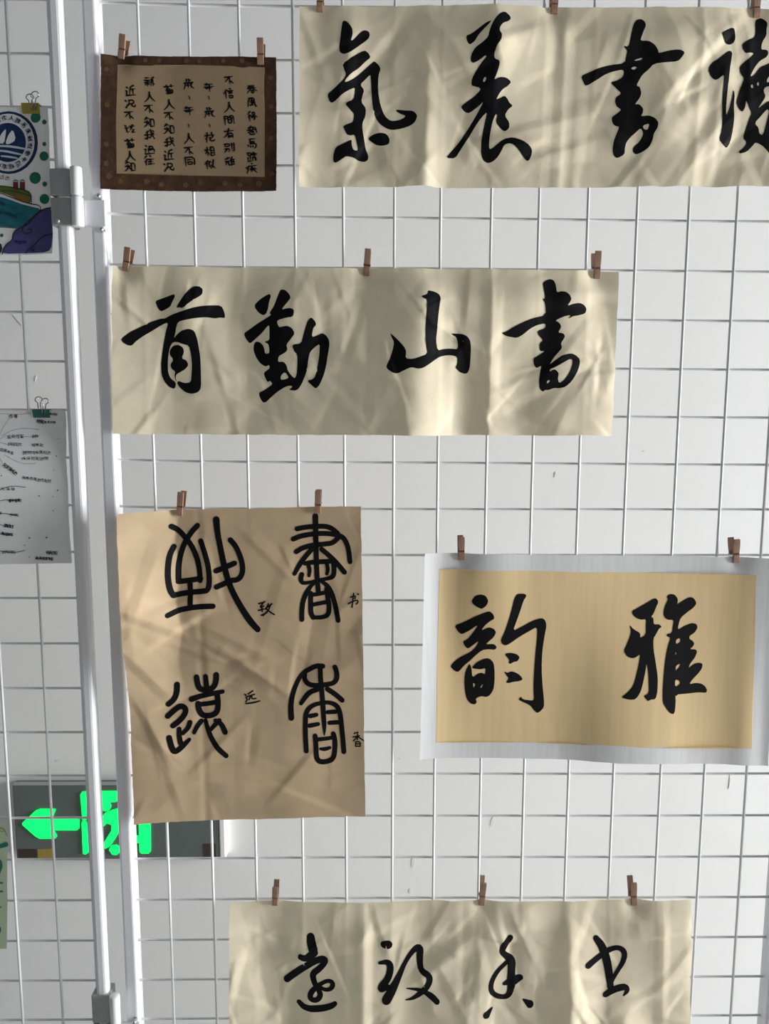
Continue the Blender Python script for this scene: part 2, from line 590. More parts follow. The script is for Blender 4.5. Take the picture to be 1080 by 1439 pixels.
def outl(txt, ox, oy, sc):
    """lines of 'x,y x,y ...'; a leading '-' marks a hole"""
    polys = []
    for ln in txt.strip().split('\n'):
        ln = ln.strip()
        hole = ln.startswith('-')
        polys.append(([(ox+x/sc, oy+y/sc) for x, y in parse(ln.lstrip('-'))], hole))
    return polys

def strk(txt, ox, oy, sc, w):
    """';'-separated strokes of 'x,y[,w] ...'"""
    out = []
    for s in txt.strip().replace('\n', ' ').split(';'):
        if not s.strip(): continue
        out.append([(ox+p[0]/sc, oy+p[1]/sc, (p[2] if len(p) > 2 else w)/sc) for p in parse(s)])
    return out
#@@DATA
# ------------------------------------------------------------------ the long banner hung highest
GB = 'crumpled rice paper calligraphy banners'
PEGS = []       # (sheet label key, top px, bottom px)
b1 = Sheet('calligraphy_banner', [(421, 10), (1158, 16), (1140, 263), (421, 265)], M_XUAN,
           'widest crumpled rice paper banner with four large characters, hung highest beside the brown poem sheet', seed=11,
           top=[(425, .3), (460, -.4), (490, .2), (505, .7), (520, 0), (550, -.1), (600, -.3), (650, -.3), (690, -.5), (705, .8), (730, .6), (780, .5), (790, -.1), (830, -.1), (900, -.1), (960, 0), (1000, .1), (1040, .9), (1060, .2), (1100, 0), (1140, .2)],
           bot=[(425, .6), (450, 0), (480, -.3), (510, .2), (560, -.2), (590, -.6), (602, .9), (620, .7), (640, 0), (690, -.2), (740, 0), (780, .4), (788, .8), (795, -.5), (815, .5), (830, -.2), (880, 0), (900, -.4), (940, 0), (965, .4), (1000, -.1), (1080, -.2), (1130, .1)],
           ncrease=120, camp=.9, folds=[(600, .0011, .012), (789, .0014, .010), (978, .0009, .009)], vfold=[(140, -.0006, .02)],
           pegs=[(449, 12), (779, 14), (1062, 16)], group=GB)
fill(b1, outl('''310,12 350,25 390,85 395,140 378,195 400,185 450,125 490,95 530,105 538,140 520,175 440,235 370,290 320,305 285,285 280,240 290,170 298,90
310,390 400,320 490,262 525,285 545,318 500,352 445,412 385,462 332,520 330,542 370,525 430,480 500,410 560,350 580,342 615,375 628,410 608,470 605,600 625,720 660,810 710,855 770,850 820,830 838,808 790,790 755,765 765,752 830,762 900,770 935,810 920,860 880,895 800,920 730,932 680,920 620,880 580,820 560,740 550,600 545,500 542,455 500,500 455,545 490,590 475,640 465,700 505,750 500,820 475,870 475,930 490,1010 500,1080 525,1140 520,1175 490,1192 450,1185 400,1160 340,1150 310,1170 250,1208 228,1190 232,1130 250,1075 300,1050 345,1030 385,1010 385,1060 400,1100 440,1105 425,1030 410,970 375,978 345,970 325,930 312,900 340,885 390,870 400,850 405,800 380,775 335,725 340,705 400,680 410,620 412,575 380,590 310,630 260,680 220,708 200,695 180,635 220,600 270,560 320,515 340,475 320,430
520,998 560,965 630,952 680,965 705,1010 695,1050 640,1060 590,1050 550,1025''', 430, 30, 6), M_INK, 'brush_character')
fill(b1, outl('''640,20 680,55 690,85 665,115 620,135 590,180 585,215 605,250 595,300 560,345 540,410 550,440 590,455 585,500 565,560 545,605 590,580 650,578 695,610 660,645 620,670 590,710 568,755 600,740 640,718 665,745 680,775 710,800 670,830 640,880 680,935 680,985 645,1012 615,995 565,935 580,880 565,870 540,930 525,1010 515,1090 515,1155 545,1145 590,1105 640,1070 710,1060 790,1085 850,1125 878,1165 865,1220 840,1255 800,1215 760,1160 715,1120 680,1108 640,1120 620,1165 590,1215 550,1250 510,1262 470,1240 450,1190 448,1100 460,1020 480,920 495,850 450,895 400,960 340,1060 280,1150 235,1220 155,1218 200,1165 270,1085 340,980 410,870 465,765 430,800 350,855 310,845 275,805 310,775 380,730 435,680 430,660 390,648 360,635 365,580 400,520 440,465 480,420 470,410 430,440 370,468 350,445 355,395 390,340 450,300 490,265 500,220 525,150 560,85 600,40
310,245 360,225 430,170 490,125 524,116 500,150 450,200 410,245 385,290 345,318 325,300
-453,612 466,576 484,582 470,618''', 600, 20, 6), M_INK, 'brush_character')
fill(b1, outl('''600,50 640,38 670,60 678,100 655,150 635,200 622,240 690,242 740,275 768,325 770,350 850,330 940,322 985,345 960,385 930,418 830,425 735,430 700,470 645,515 620,560 600,600 630,610 645,665 625,710 590,752 630,750 660,790 655,825 640,855 700,848 750,870 780,915 770,960 745,1000 740,1050 715,1105 660,1145 610,1162 582,1140 585,1100 630,1065 655,1020 660,985 640,950 600,985 555,1025 525,1065 515,1110 515,1160 455,1192 425,1170 412,1120 420,1050 445,985 465,935 430,930 405,900 400,855 440,830 480,795 440,770 425,725 435,690 480,660 440,620 385,568 440,555 495,520 495,465 420,475 350,500 270,550 185,598 165,570 140,515 200,490 280,455 380,428 500,418 510,350 515,320 480,280 525,290 540,220 555,150 575,90
-575,395 645,375 635,395 590,402
-550,460 580,445 605,455 575,475
-655,930 710,915 695,970 665,960''', 790, 25, 6), M_INK, 'brush_character')
fill(b1, outl('''315,235 370,200 430,170 455,185 462,270 440,320 395,340 355,320 330,275
400,390 430,410 420,470 405,560 395,700 385,830 380,930 383,1005 415,920 435,820 450,750 462,800 455,900 462,1020 455,1120 440,1240 405,1298 370,1275 318,1220 340,1150 345,1000 340,850 345,700 345,620 300,660 265,672 225,640 195,570 230,510 280,480 350,425
690,60 740,40 795,95 775,170 770,230 725,300 715,370 770,368 790,395 770,440 700,480 650,540 600,640 650,610 700,540 750,520 820,485 880,475 890,520 822,590 770,650 770,690 822,665 880,650 890,690 822,710 750,730 735,770 760,815 730,870 690,930 740,890 790,855 840,870 880,930 860,1050 800,1180 830,1230 900,1290 930,1350 880,1390 822,1360 780,1310 740,1270 680,1240 650,1280 600,1330 535,1348 520,1330 570,1290 600,1240 560,1200 580,1120 610,1020 630,970 600,920 580,870 570,860 565,920 540,965 500,930 475,870 505,770 540,680 548,645 510,600 500,545 540,500 600,455 645,410 600,405 560,415 530,370 525,325 580,285 650,255 665,190 675,110
-665,1060 720,1000 780,930 800,950 780,1050 745,1180 710,1160 705,1110
-612,720 630,700 642,730 625,742
-672,690 690,680 694,712 680,720''', 960, 20, 6.85), M_INK, 'brush_character')

# ------------------------------------------------------------------ second banner, with a mountain character
b2 = Sheet('calligraphy_banner', [(160, 375), (868, 382), (858, 612), (163, 610)], M_XUAN,
           'rice paper banner with four characters hung directly above the brown kraft paper sheet', seed=23,
           top=[(160, .1), (200, -.2), (240, -.6), (280, .4), (320, .6), (335, .3), (350, -.6), (380, -.7), (420, -.2), (470, .1), (500, .5), (515, -.2), (540, -.7), (590, -.2), (605, .9), (630, .7), (650, -.4), (670, -.2), (686, -.4), (690, .1), (730, -.1), (755, .6), (780, -.2), (820, .7), (835, .9), (860, -.3)],
           bot=[(160, .2), (220, .3), (260, -.3), (330, .3), (345, -.3), (400, -.1), (500, -.4), (560, -.5), (590, .5), (620, 1.2), (640, 1.0), (660, -.2), (684, -.6), (690, .9), (720, .4), (750, -.4), (780, -.1), (830, .1), (858, .9)],
           ncrease=110, camp=.85, folds=[(334, .0010, .010), (516, -.0008, .008), (686, .0016, .012)], vfold=[(481, -.0006, .02)],
           pegs=[(178, 378), (515, 378), (838, 382)], group=GB, extra=over_post(.06, .0052))
fill(b2, outl('''360,205 420,185 490,162 525,150 535,170 510,215 490,255 440,280 410,292 385,270
540,265 580,205 630,135 680,85 730,82 762,105 760,150 730,175 660,220 600,270 570,262
80,520 150,465 230,425 330,375 410,350 440,352 500,320 600,290 720,255 830,242 910,240 935,290 942,345 900,340 860,350 790,340 700,350 620,365 555,380 535,430 525,480 512,515 545,480 590,450 650,438 690,455 712,520 725,600 738,680 742,800 742,930 715,970 660,982 610,970 565,935 536,895 545,870 600,892 655,885 662,820 668,740 660,650 640,575 590,565 540,545 500,550 478,590 465,660 460,740 462,800 480,850 530,888 515,942 470,925 430,880 405,820 402,740 410,660 425,560 445,460 470,380 410,405 340,450 270,490 200,540 165,580 130,575 90,550
480,610 510,575 550,570 590,590 602,630 580,685 620,700 638,740 610,775 565,800 530,820 525,850 535,885 520,860 515,820 525,795 490,770 482,735 510,695 475,650''', 160, 390, 6), M_INK, 'brush_character')
fill(b2, outl('''205,245 260,195 330,155 360,142 378,165 355,230 345,290 320,345 285,352 240,320 210,280
470,98 520,105 560,145 578,185 550,225 510,270 485,305 560,288 605,300 612,330 600,378 530,385 440,410 440,440 460,480 500,470 545,465 590,490 617,540 580,590 530,650 542,700 520,730 450,765 445,825 500,820 535,860 540,905 570,950 610,990 630,960 640,860 640,750 610,720 590,670 600,650 680,640 700,560 730,460 745,420 780,380 820,420 832,455 800,490 785,580 840,560 890,535 930,560 960,610 962,660 945,760 930,860 905,960 860,1060 825,1092 790,1065 735,1010 790,1000 820,970 845,860 860,740 865,640 810,680 765,725 750,800 740,900 710,980 680,1050 635,1112 550,1105 590,1075 580,1060 530,1065 450,1110 380,1165 320,1225 285,1230 255,1180 245,1130 300,1105 350,1070 385,1045 365,1010 335,1025 310,980 295,930 330,905 360,885 355,850 320,870 260,835 215,770 190,700 195,640 220,612 265,625 300,670 310,740 355,735 355,690 345,640 300,620 355,605 358,540 358,460 340,460 280,530 220,580 175,620 150,632 115,590 90,530 150,490 230,435 310,390 380,350 355,335 410,260 440,180
-470,960 515,920 555,985 500,1000 470,1000''', 330, 395, 7.2), M_INK, 'brush_character')
fill(b2, outl('''500,85 560,95 610,120 628,160 615,230 600,350 590,480 580,580 595,680 660,662 740,658 800,665 800,600 785,545 740,520 735,510 840,512 890,535 920,575 930,640 930,740 920,860 900,900 870,908 820,890 775,845 795,810 795,740 740,725 690,725 620,740 580,765 520,810 450,855 400,865 340,848 300,860 240,890 200,910 155,905 90,860 90,825 120,770 150,680 165,600 140,550 125,510 160,535 210,585 260,640 285,690 275,762 350,768 420,745 495,715 480,640 472,520 475,400 485,280 490,180 450,165 430,145 495,125''', 530, 400, 7.2), M_INK, 'brush_character')
fill(b2, outl('''500,105 540,75 585,62 620,80 635,130 638,205 680,190 730,195 770,230 785,275 740,340 800,318 870,305 920,325 945,365 930,410 860,430 800,440 750,468 785,425 700,445 620,485 660,500 685,545 650,605 700,608 722,640 700,680 680,710 692,755 660,795 610,850 565,925 620,880 690,830 780,810 830,830 872,870 865,940 840,1010 790,1090 730,1145 670,1160 620,1155 560,1178 530,1175 505,1195 470,1160 465,1080 475,1000 490,930 440,960 415,930 405,860 450,835 525,785 470,790 465,710 505,680 450,625 445,585 525,560 525,510 440,530 370,565 300,625 240,658 180,650 130,640 80,610 130,595 200,550 300,500 400,460 530,430 520,310 490,270 520,265 510,170
-570,970 620,950 690,910 760,870 795,870 790,930 760,1010 710,1080 665,1110 650,1060 660,1010 630,975 600,972 570,995
-540,1095 560,1075 575,1085 550,1115''', 690, 385, 7.2), M_INK, 'brush_character')

# ------------------------------------------------------------------ kraft sheet with four seal-script characters
def kraft_lift(U, V, X, Z):
    # upper part of the edge curls forward off the post in crumpled facets, the lower part only rides over it
    t = np.clip((.62-V)/.30, 0, 1)
    ed = .052+.012*np.abs(((V*5.3) % 1)-.5)
    up_ = .025*np.clip(1-X/ed, 0, 1)
    lo = .0050*np.clip(1-X/.11, 0, 1)
    h = lo*(1-t)+up_*t
    for (u0, v0, a, w1, w2, A) in ((.10, .22, 1.9, .012, .03, .0022), (.12, .34, .5, .008, .022, .0026), (.20, .37, -.5, .006, .03, .0020), (.06, .48, .9, .010, .02, .0022),
                                   (.30, .45, .35, .005, .035, .0016), (.55, .52, .6, .006, .03, .0014), (.42, .40, .45, .008, .03, .0016), (.10, .70, 1.1, .007, .025, .0016), (.7, .85, 2.3, .006, .03, .0012)):
        t_ = (U-u0)*.256*math.cos(a)+(V-v0)*.335*math.sin(a)
        d = -(U-u0)*.256*math.sin(a)+(V-v0)*.335*math.cos(a)
        h += A*np.where(d > 0, np.clip(1-d/w1, 0, 1), np.clip(1+d/w2, 0, 1))*np.clip(1.7*(1-np.abs(t_)/.055), 0, 1)
    return h
kr = Sheet('kraft_sheet', [(176, 718), (507, 711), (513, 1146), (192, 1152)], M_KRAFT,
           'brown kraft paper sheet with seal script characters beside the white posts', seed=5,
           top=[(172, .2), (205, .3), (228, .2), (242, -.3), (262, -.2), (300, 0), (400, 0), (438, .1), (455, .1), (507, -.3)],
           bot=[(180, -.2), (215, .1), (250, 0), (300, -.1), (350, .1), (400, 0), (450, .15), (513, -.3)], slope=.30,
           ncrease=70, camp=.6, ridge=0, pegs=[(253, 716), (446, 714)], extra=kraft_lift,
           folds=[(284, -.0005, .006)])
SEAL = [('''130,145 190,180 245,240 300,310 340,400 365,500 370,600; 345,140 290,200 235,290 205,380 190,480 190,590; 190,610 280,600 375,585;
150,315 120,380 110,480 110,580 125,680 150,725; 150,725 270,700 400,690 440,680 450,600 440,480 410,370 375,270; 285,620 290,720 290,800; 115,880 200,845 300,825 400,815 480,815;
505,90,58 515,200,50 540,320,50 570,470,52 610,620,52 660,730,52 730,850,54 790,940,56 855,1010,50; 625,260 670,310 710,400 730,480 725,550 690,595 620,600 580,625 510,655; 505,520 580,490 660,455''', 220, 715, 6, 46),
 ('''365,85,68 370,300,66 375,560,62 385,800,62 400,980,60; 150,235 240,215 380,205 500,205 570,235 630,290; 105,355 200,315 380,290 520,290 640,310 700,340 740,410 765,510 775,625; 140,505 220,455 350,425 480,415 570,405 640,340;
320,480 240,570 170,670 120,765,50; 440,475 540,560 620,640 710,750; 240,645,50 330,630 450,625 555,618; 285,670,50 300,720,50 290,790,40; 505,660,50 515,720,50 500,770,40; 205,775 190,830 215,880,50 300,870,40 400,845,40 520,825,50 580,800 590,720 580,640;
400,850,40 330,890,45 270,970 220,1080 205,1200 205,1310; 440,860,40 510,910 560,1000 595,1120 620,1230 635,1320; 310,1000 310,1120 310,1240 340,1290; 340,1290,50 440,1290,50 520,1260 530,1150 510,1050 500,950; 310,1020,50 400,1010,50 490,990,50; 320,1140,50 420,1120,50 500,1105,50''', 400, 715, 8.467, 60),
 ('''205,200 205,270 180,340 125,385; 120,495 180,440 240,400 290,430 275,490 220,550 170,585; 325,560,50 310,610,46 260,660,40; 225,620,46 225,680,46 240,750,50; 135,695 155,770 185,835,52 250,790 320,720,36;
385,135 395,200 420,255 500,255 550,230 570,170 570,115; 470,130,48 480,230; 340,342,56 430,312,50 540,290,50 630,275,40; 400,385 405,440 440,500 520,500 580,470 590,390 580,310; 410,395,46 500,385,46 580,370,46;
430,550,46 390,600,46 365,655,40; 470,545,40 490,620,44 530,720,48 590,810,52 665,880,46; 515,635,36 560,585,46 600,545,44; 565,545,40 620,575,48 655,655,52''', 220, 930, 6.75, 54),
 ('''495,130 420,125 330,170 250,220,50 190,320,54 140,450 115,590,66 125,735,70; 280,215 275,290 330,350 430,360 550,345 630,330 665,270,66 660,190 640,140; 465,130 470,300 490,480 505,700,60 515,860,50 515,945,14;
430,405 350,430 290,490 240,565,50; 550,400 640,460 725,535; 300,1135 290,950 290,780 300,660 370,590,54 490,560,50 580,560,50 670,600 705,700 720,850 735,1000 745,1150; 350,715,56 420,702,50; 340,830,54 440,812,48; 555,675,50 650,670,54; 575,800,50 670,795,54;
405,955 415,1080 420,1220 460,1265 540,1265 620,1235 640,1130 640,1000 620,930; 440,1000,50 530,990,50 600,980,50; 470,1112,34 520,1118,52 578,1100,40''', 395, 920, 8.467, 60)]
for t, ox, oy, sc, w in SEAL:
    ribbons(kr, strk(t, ox, oy, sc, w), M_INK, 'seal_character')
SMALL = [('865,795 900,785 915,777;900,790 870,830 905,815;862,852 905,840;890,820 892,860;885,892 915,880 935,865;945,795 935,820 920,840;935,825 975,795;965,800 945,850 900,895;925,835 960,865 995,885', 220, 715, 6, 13),
 ('785,1045 845,1022 832,1062;755,1122 800,1097 862,1076 875,1100 850,1125;820,1000 810,1080 800,1165;865,1005 878,1012', 400, 715, 8.467, 17),
 ('870,298 915,268;860,322 930,302;895,315 880,352;905,312 905,345 945,340;840,300 850,310;850,330 865,350 850,370;850,388,14 930,378,18 985,362,10', 220, 930, 6.75, 14),
 ('870,922 915,907;855,967 930,950;910,925 905,1000;900,965 860,1015;920,965 980,1005;885,1025 885,1080;885,1025 942,1022 940,1078;890,1052 940,1047;885,1080 940,1078', 395, 920, 8.467, 16)]
for t, ox, oy, sc, w in SMALL:
    ribbons(kr, strk(t, ox, oy, sc, w), M_INK, 'small_character', it=1)

# ------------------------------------------------------------------ mounted tan sheet with two characters
ya = Sheet('mounted_calligraphy', [(596, 776), (1082, 783), (1074, 1072), (589, 1063)], M_SILK,
           'tan calligraphy sheet with a silvery white border and two large characters', seed=31,
           top=[(596, 1.0), (612, .8), (625, .2), (650, -.6), (680, -.2), (720, .25), (760, 0), (850, .1), (950, 0), (1000, -.1), (1050, -.4), (1080, -.3)],
           bot=[(590, .9), (612, .5), (650, .2), (700, 0), (760, .1), (830, -.5), (870, -.1), (950, .35), (1000, 0), (1030, -.4), (1060, .4), (1075, -.5)], slope=.34,
           ncrease=0, camp=.25, pegs=[(648, 780), (1033, 784)], edge=.0002)
fill(ya, [([(617, 799), (760, 801), (900, 804), (1058, 807), (1055, 930), (1051, 1048), (900, 1046), (750, 1043), (612, 1041), (614, 920)], False)],
     M_TAN, 'writing_panel', off=.00012, smooth=False, step=3.0, label='tan writing panel')
OY = .0003
fill(ya, outl('''278,155 310,105 360,90 410,100 438,150 420,195 375,230 330,210 295,185
120,390 200,360 300,305 400,262 450,248 485,280 495,320 450,345 400,390 370,435 440,400 490,415 512,450 490,495 440,540 415,565 490,560 520,590 500,618 440,610 380,620 320,670 270,720 210,770 165,825 140,830 110,810 80,775 130,720 190,680 270,640 320,590 350,530 300,570 250,608 225,595 195,540 240,520 290,460 345,375 270,430 190,475 155,450
285,785 330,735 400,700 450,698 490,740 500,820 500,920 490,1000 455,1055 420,1070 370,1060 320,1085 335,1120 310,1142 270,1130 235,1085 218,1000 213,900 225,820 250,770 265,750 280,790 290,885 340,845 380,835 410,855 415,790 370,805 297,797
-295,930 320,950 300,985
-360,980 390,940 380,980
680,130 710,85 780,85 800,105 770,150 745,230 710,330 670,440 750,400 850,345 940,315 975,335 990,390 970,490 950,640 945,800 955,960 970,1100 970,1170 935,1210 905,1225 875,1200 840,1150 740,1105 730,1095 750,1065 770,1095 850,1105 875,1100 868,1000 872,850 885,650 900,500 900,400 830,440 740,490 640,560 600,578 565,560 555,520 590,450 630,330 660,220
590,655 650,645 710,660 738,690 715,730 680,735 645,755 630,740 640,715
588,820 620,840 660,822 710,840 750,870 768,905 730,920 680,925 630,938 608,930 635,890 605,855''', 620, 820, 6.75), M_INK, 'brush_character', off=OY)
fill(ya, outl('''185,270 250,235 340,185 425,135 460,175 430,240 405,300 380,328 405,340 405,400 430,405 460,402 490,430 460,445 430,500 400,545 400,650 420,780 440,930 435,1060 415,1145 360,1150 335,1168 290,1110 345,1090 345,980 340,860 328,790 315,870 290,980 265,1070 215,1145 150,1152 65,1128 130,1080 190,1010 220,910 250,790 265,695 225,730 180,742 130,720 98,665 130,600 160,530 175,470 160,405 200,450 270,490 265,540 325,505 325,420 330,350 280,358 230,340 195,310
540,130 570,100 620,105 650,140 655,170 645,205 700,170 770,130 815,140 845,195 810,240 740,290 680,340 660,400 650,460 720,420 790,392 840,400 852,440 820,490 770,520 765,550 800,570 818,600 800,630 770,655 830,655 845,680 820,740 770,800 755,845 810,800 860,788 900,800 890,850 850,900 790,960 760,1005 830,990 890,1000 925,1030 942,1065 930,1092 860,1085 760,1095 615,1105 620,1180 605,1298 560,1290 520,1240 485,1180 485,1080 495,950 510,800 530,680 555,590 575,540 535,520 540,500 590,490 600,420 610,360 550,360 515,335 505,290 520,220 555,155
-630,560 670,540 675,580 630,605
-618,690 633,683 629,717
-625,820 670,795 660,830 622,868
-615,955 660,965 665,1000 615,1030''', 860, 820, 7.2), M_INK, 'brush_character', off=OY)

# ------------------------------------------------------------------ lowest banner, running cursive
b3 = Sheet('calligraphy_banner', [(324, 1266), (968, 1261), (962, 1498), (324, 1500)], M_XUAN,
           'crumpled rice paper banner with four small cursive characters, hung lowest on the rack', seed=47,
           top=[(330, .6), (360, .9), (378, -.1), (395, -.4), (420, -.4), (430, -.1), (480, -.3), (505, -.2), (515, .6), (540, -.1), (560, .5), (600, .1), (640, -.3), (650, .2), (665, -.3), (700, -.1), (735, 0), (745, .6), (770, .1), (790, -.6), (800, -.1), (830, .5), (860, -.1), (890, -.2), (920, -.3), (930, .2), (960, .2), (968, .9)],
           bot=[(330, .6), (350, .2), (370, .7), (390, 0), (480, -.3), (505, -.4), (515, .6), (530, -.3), (560, .6), (575, -.2), (640, -.4), (700, .7), (730, 0), (790, -.6), (800, .9), (830, .6), (850, -.4), (880, .7), (900, .3), (925, -.2), (960, .4)],
           ncrease=130, camp=1.0, folds=[(511, .0014, .010), (648, -.0006, .008), (796, .0012, .010), (925, .0010, .008)],
           pegs=[(387, 1268), (677, 1266), (890, 1266)], group=GB)
CUR = [('''225,90,48 228,130,56 240,165,56; 165,208,34 200,222,50 245,185,50; 80,362,44 150,305,46 230,245,42 300,218,44 318,235,34 280,280,38 236,312,40 240,350,36 262,398,32; 275,378,26 330,345,24 362,360,32 350,398,28 310,408,24 275,385,24; 258,392,30 222,430,36 222,465,34 260,475,36 288,440,34 268,400,30; 155,495,34 190,528,42 280,525,42 350,500,38 372,482,28''', 385),
 ('''668,125,46 692,125,50; 640,235,18 690,228,38 708,262,42 690,330,42 648,372,42 645,395,34 690,372,28; 680,450,56 712,395,54 750,325,38 800,220,24 858,150,38 885,155,46 880,230,38 888,282,34 938,302,38 940,350,36 892,410,38 840,448,22 798,455,8; 805,385,8 890,395,28 950,425,38 982,455,34''', 385),
 ('''235,82,36 202,122,42 182,160,36 210,190,36 245,220,54 242,280,46 240,330,52; 212,228,24 150,280,28 112,350,32 125,410,30 190,440,32 230,425,36 242,360,46; 200,355,24 245,342,62 295,318,34; 90,525,44 125,490,8; 312,448,12 350,474,48''', 660),
 ('''752,92,36 790,140,50 815,220,50 830,310,46 835,375,40; 702,244,42 760,202,36 830,155,30 890,140,30 925,172,36 910,230,30 870,290,24 845,340,26; 805,420,36 850,390,38 920,370,36 938,390,34 912,422,10''', 660)]
for t, ox in CUR:
    ribbons(b3, strk(t, ox, 1290, 4.32, 36), M_INK, 'brush_character', cross=5)

# ------------------------------------------------------------------ small characters for the poem and notes (10 x 10 grid)
G = dict(spring='22 72;23 73;14 84;52 44 08;54 97;46 66 68 48 46', wind='31 23 18;31 71 75 89 98;44 64;52 46 66 63 43;55 57;37 67',
 gain='31 13;34 16;24 29;52 72 74 54 52;45 85;46 96;66 78 58', mind='42 52;23 83;34 35;64 65;15 95;36 66 68 36;27 17;38 39 79 78;84 98',
 horse='31 35;31 81;33 73;34 74;35 85 88 69;16 17;37 38;57 58', hoof='12 42 44 14 12;34 38;16 18;19 49;62 72;53 93;54 94;56 59;56 86 89;73 79',
 swift='51 61;23 93;23 17 09;04 15;54 36;45 85;46 96;65 48;66 99', no='12 82;52 16;53 58;66 88', trust='32 05;24 29;61 72;43 93;54 84;55 85;57 87 89 59 57',
 person='51 46 09;53 66 99', among='12 19;12 42 44 14;62 92 99;62 64 94;43 73 78 48 43;45 75', have='13 93;51 36 08;45 85 89;46 49;47 87;48 88',
 part='12 52 54 14 12;16 56 49;36 09;72 77;92 99 78', leave='32 52;13 43;15 55;25 18;35 49 58;72 55;64 69;64 94;66 96;68 98;84 88',
 year='32 13;23 83;26 76;15 95;53 59', age='51 54;31 34;52 72;14 94;14 25 09;36 56;45 48;64 78 99;84 67', flower='13 93;31 34;71 74;34 16;26 29;84 66;55 58 98 97',
 look='14 54;32 39;34 17;36 58;62 69;62 92 99;65 95;67 97;69 99', like='32 05;24 29;43 48 66;53 64;82 77 59;77 99', same='12 19;12 92 99 88;34 74;36 76 78 38 36',
 old='13 93;32 34;72 74;44 26;36 39;36 86;55 57;47 87;38 88;39 89 86', know='31 13;22 52;15 65;34 37 09;46 69;63 69;63 93 98;69 99',
 me='42 23;15 95;33 38 29;18 57;61 75 99;84 58;82 93', near='22 33;15 25 18 28;19 59 99;81 52 48;54 94;74 78', state='13 24;19 36;43 83 86 46 43;46 28;66 68 99 97',
 new='22 52;24 55;14 64;16 66;35 39;36 18;36 58;92 73 69;74 98;84 89', past='22 33;15 25 18;19 59 99;53 83 86;53 56;45 95 98;45 48;56 76',
 go='31 13;34 16;25 29;61 72;44 94;46 86;48 98;64 68', should='12 23;14 44;25 28 47;72 82;53 93;73 55 74 56;86 68;78 98',
 rep='44 56;46 58', make='32 05;24 29;51 43;42 92;52 59;65 85;67 87', author='23 73;51 54;15 95;82 28;46 76 79 49 46;47 77')
def glyph(key, x, y, s, w, rot=0.0, sq=1.0):
    out = []
    ca, sa = math.cos(rot), math.sin(rot)
    for st in G[key].split(';'):
        pts = []
        t = st.split()
        for i, p in enumerate(t):
            dx, dy = (int(p[0])-5)/10*s*sq, (int(p[1])-5)/10*s
            taper = 1.15 if i == 0 else (.55 if i == len(t)-1 else 1.0)
            pts.append((x+dx*ca-dy*sa, y+dx*sa+dy*ca, w*taper))
        out.append(pts)
    return out

po = Sheet('poem_sheet', [(144, 79), (388, 81), (389, 270), (144, 268)], M_BROCADE,
           'poem written in small characters on aged paper with dark brown brocade border', seed=9,
           top=[(141, .2), (250, -.2), (388, .1)], bot=[(141, -.1), (250, .2), (388, -.2)], slope=.10, camp=.35, pegs=[(172, 80), (366, 84)],
           curl=[(1, 1, .02, .004)], edge=.0003, extra=over_post(.07, .0046))
fill(po, [([(166, 92), (270, 92), (372, 95), (372, 170), (372, 249), (270, 247), (166, 246), (165, 170)], False)], M_POEM, 'writing_panel', off=.00012, smooth=False, step=3, label='aged tan writing panel')
for (x, y, r) in [(155, 250, 5), (171, 257, 4), (207, 256, 4.5), (227, 260, 4), (261, 260, 4.5), (281, 257, 4), (316, 258, 4), (337, 260, 4), (364, 259, 5), (382, 245, 4),
                  (205, 86, 3.5), (224, 86, 3.5), (262, 86, 3.8), (280, 87, 3), (314, 86.5, 3.5), (340, 86, 4), (380, 110, 4), (381, 150, 4), (381, 195, 4), (152, 100, 4), (153, 150, 4), (152, 205, 4), (152, 232, 4.5)]:
    pts = [(x+(r*(.88+.12*math.cos(5*t)))*math.cos(t), y+(r*(.88+.12*math.cos(5*t)))*math.sin(t)) for t in [i*math.pi/10 for i in range(20)]]
    fill(po, [(pts, False)], M_MEDAL, 'brocade_flower', off=.00015, smooth=False, step=3)
COLS = [(900, [385, 460, 535, 612, 690, 760, 828], 'spring wind gain mind horse hoof swift'), (772, [335, 408, 485, 555, 632, 710, 787], 'no trust person among have part leave'),
        (660, [372, 428, 515, 585, 655, 730, 803], 'year rep age rep flower look like'), (547, [355, 428, 502, 585, 660, 730, 785], 'age rep year rep person no same'),
        (434, [382, 470, 535, 605, 680, 752, 815], 'old person no know me near state'), (325, [342, 430, 498, 570, 642, 722, 787], 'new person no know me past go'),
        (218, [397, 465, 537, 612, 690, 765, 820], 'near state no should old person know')]
for cx_, ys, keys in COLS:
    for y, k in zip(ys, keys.split()):
        s = 66 if k != 'rep' else 50
        ribbons(po, glyph(k, 130+(cx_+random.uniform(-3, 3))/4, 30+y/4, s/4, 2.05 if k != 'rep' else 1.2, rot=-.12, sq=.95), M_INK, 'small_character', off=.0003, it=1)

# ------------------------------------------------------------------ badge poster, notes and green sheet on the other rack
ps = Sheet('badge_poster', [(-150, 152), (68, 151), (75, 357), (-150, 362)], M_WHITE,
           'hand-drawn poster with a navy sailing badge, teal waves and purple clouds', 'poster', seed=3, camp=.5, curl=[(1, 1, .02, .003)], pegs=[(40, 155)], edge=.0003)
def ell(cx_, cy_, rx, ry, n=28, rot=0.0):
    return [(cx_+rx*math.cos(t)*math.cos(rot)-ry*math.sin(t)*math.sin(rot), cy_+rx*math.cos(t)*math.sin(rot)+ry*math.sin(t)*math.cos(rot)) for t in [i*2*math.pi/n for i in range(n)]]
BX, BY = 13, 201
badge = fill(ps, [(ell(BX, BY, 41, 44), False)], M_NAVY, 'badge', off=.0003, smooth=False, label='round navy sailing badge')
fill(ps, [(ell(BX-.5, BY, 37, 40.5), False)], M_WHITE, 'badge_ring', off=.0005, smooth=False, parent=badge)
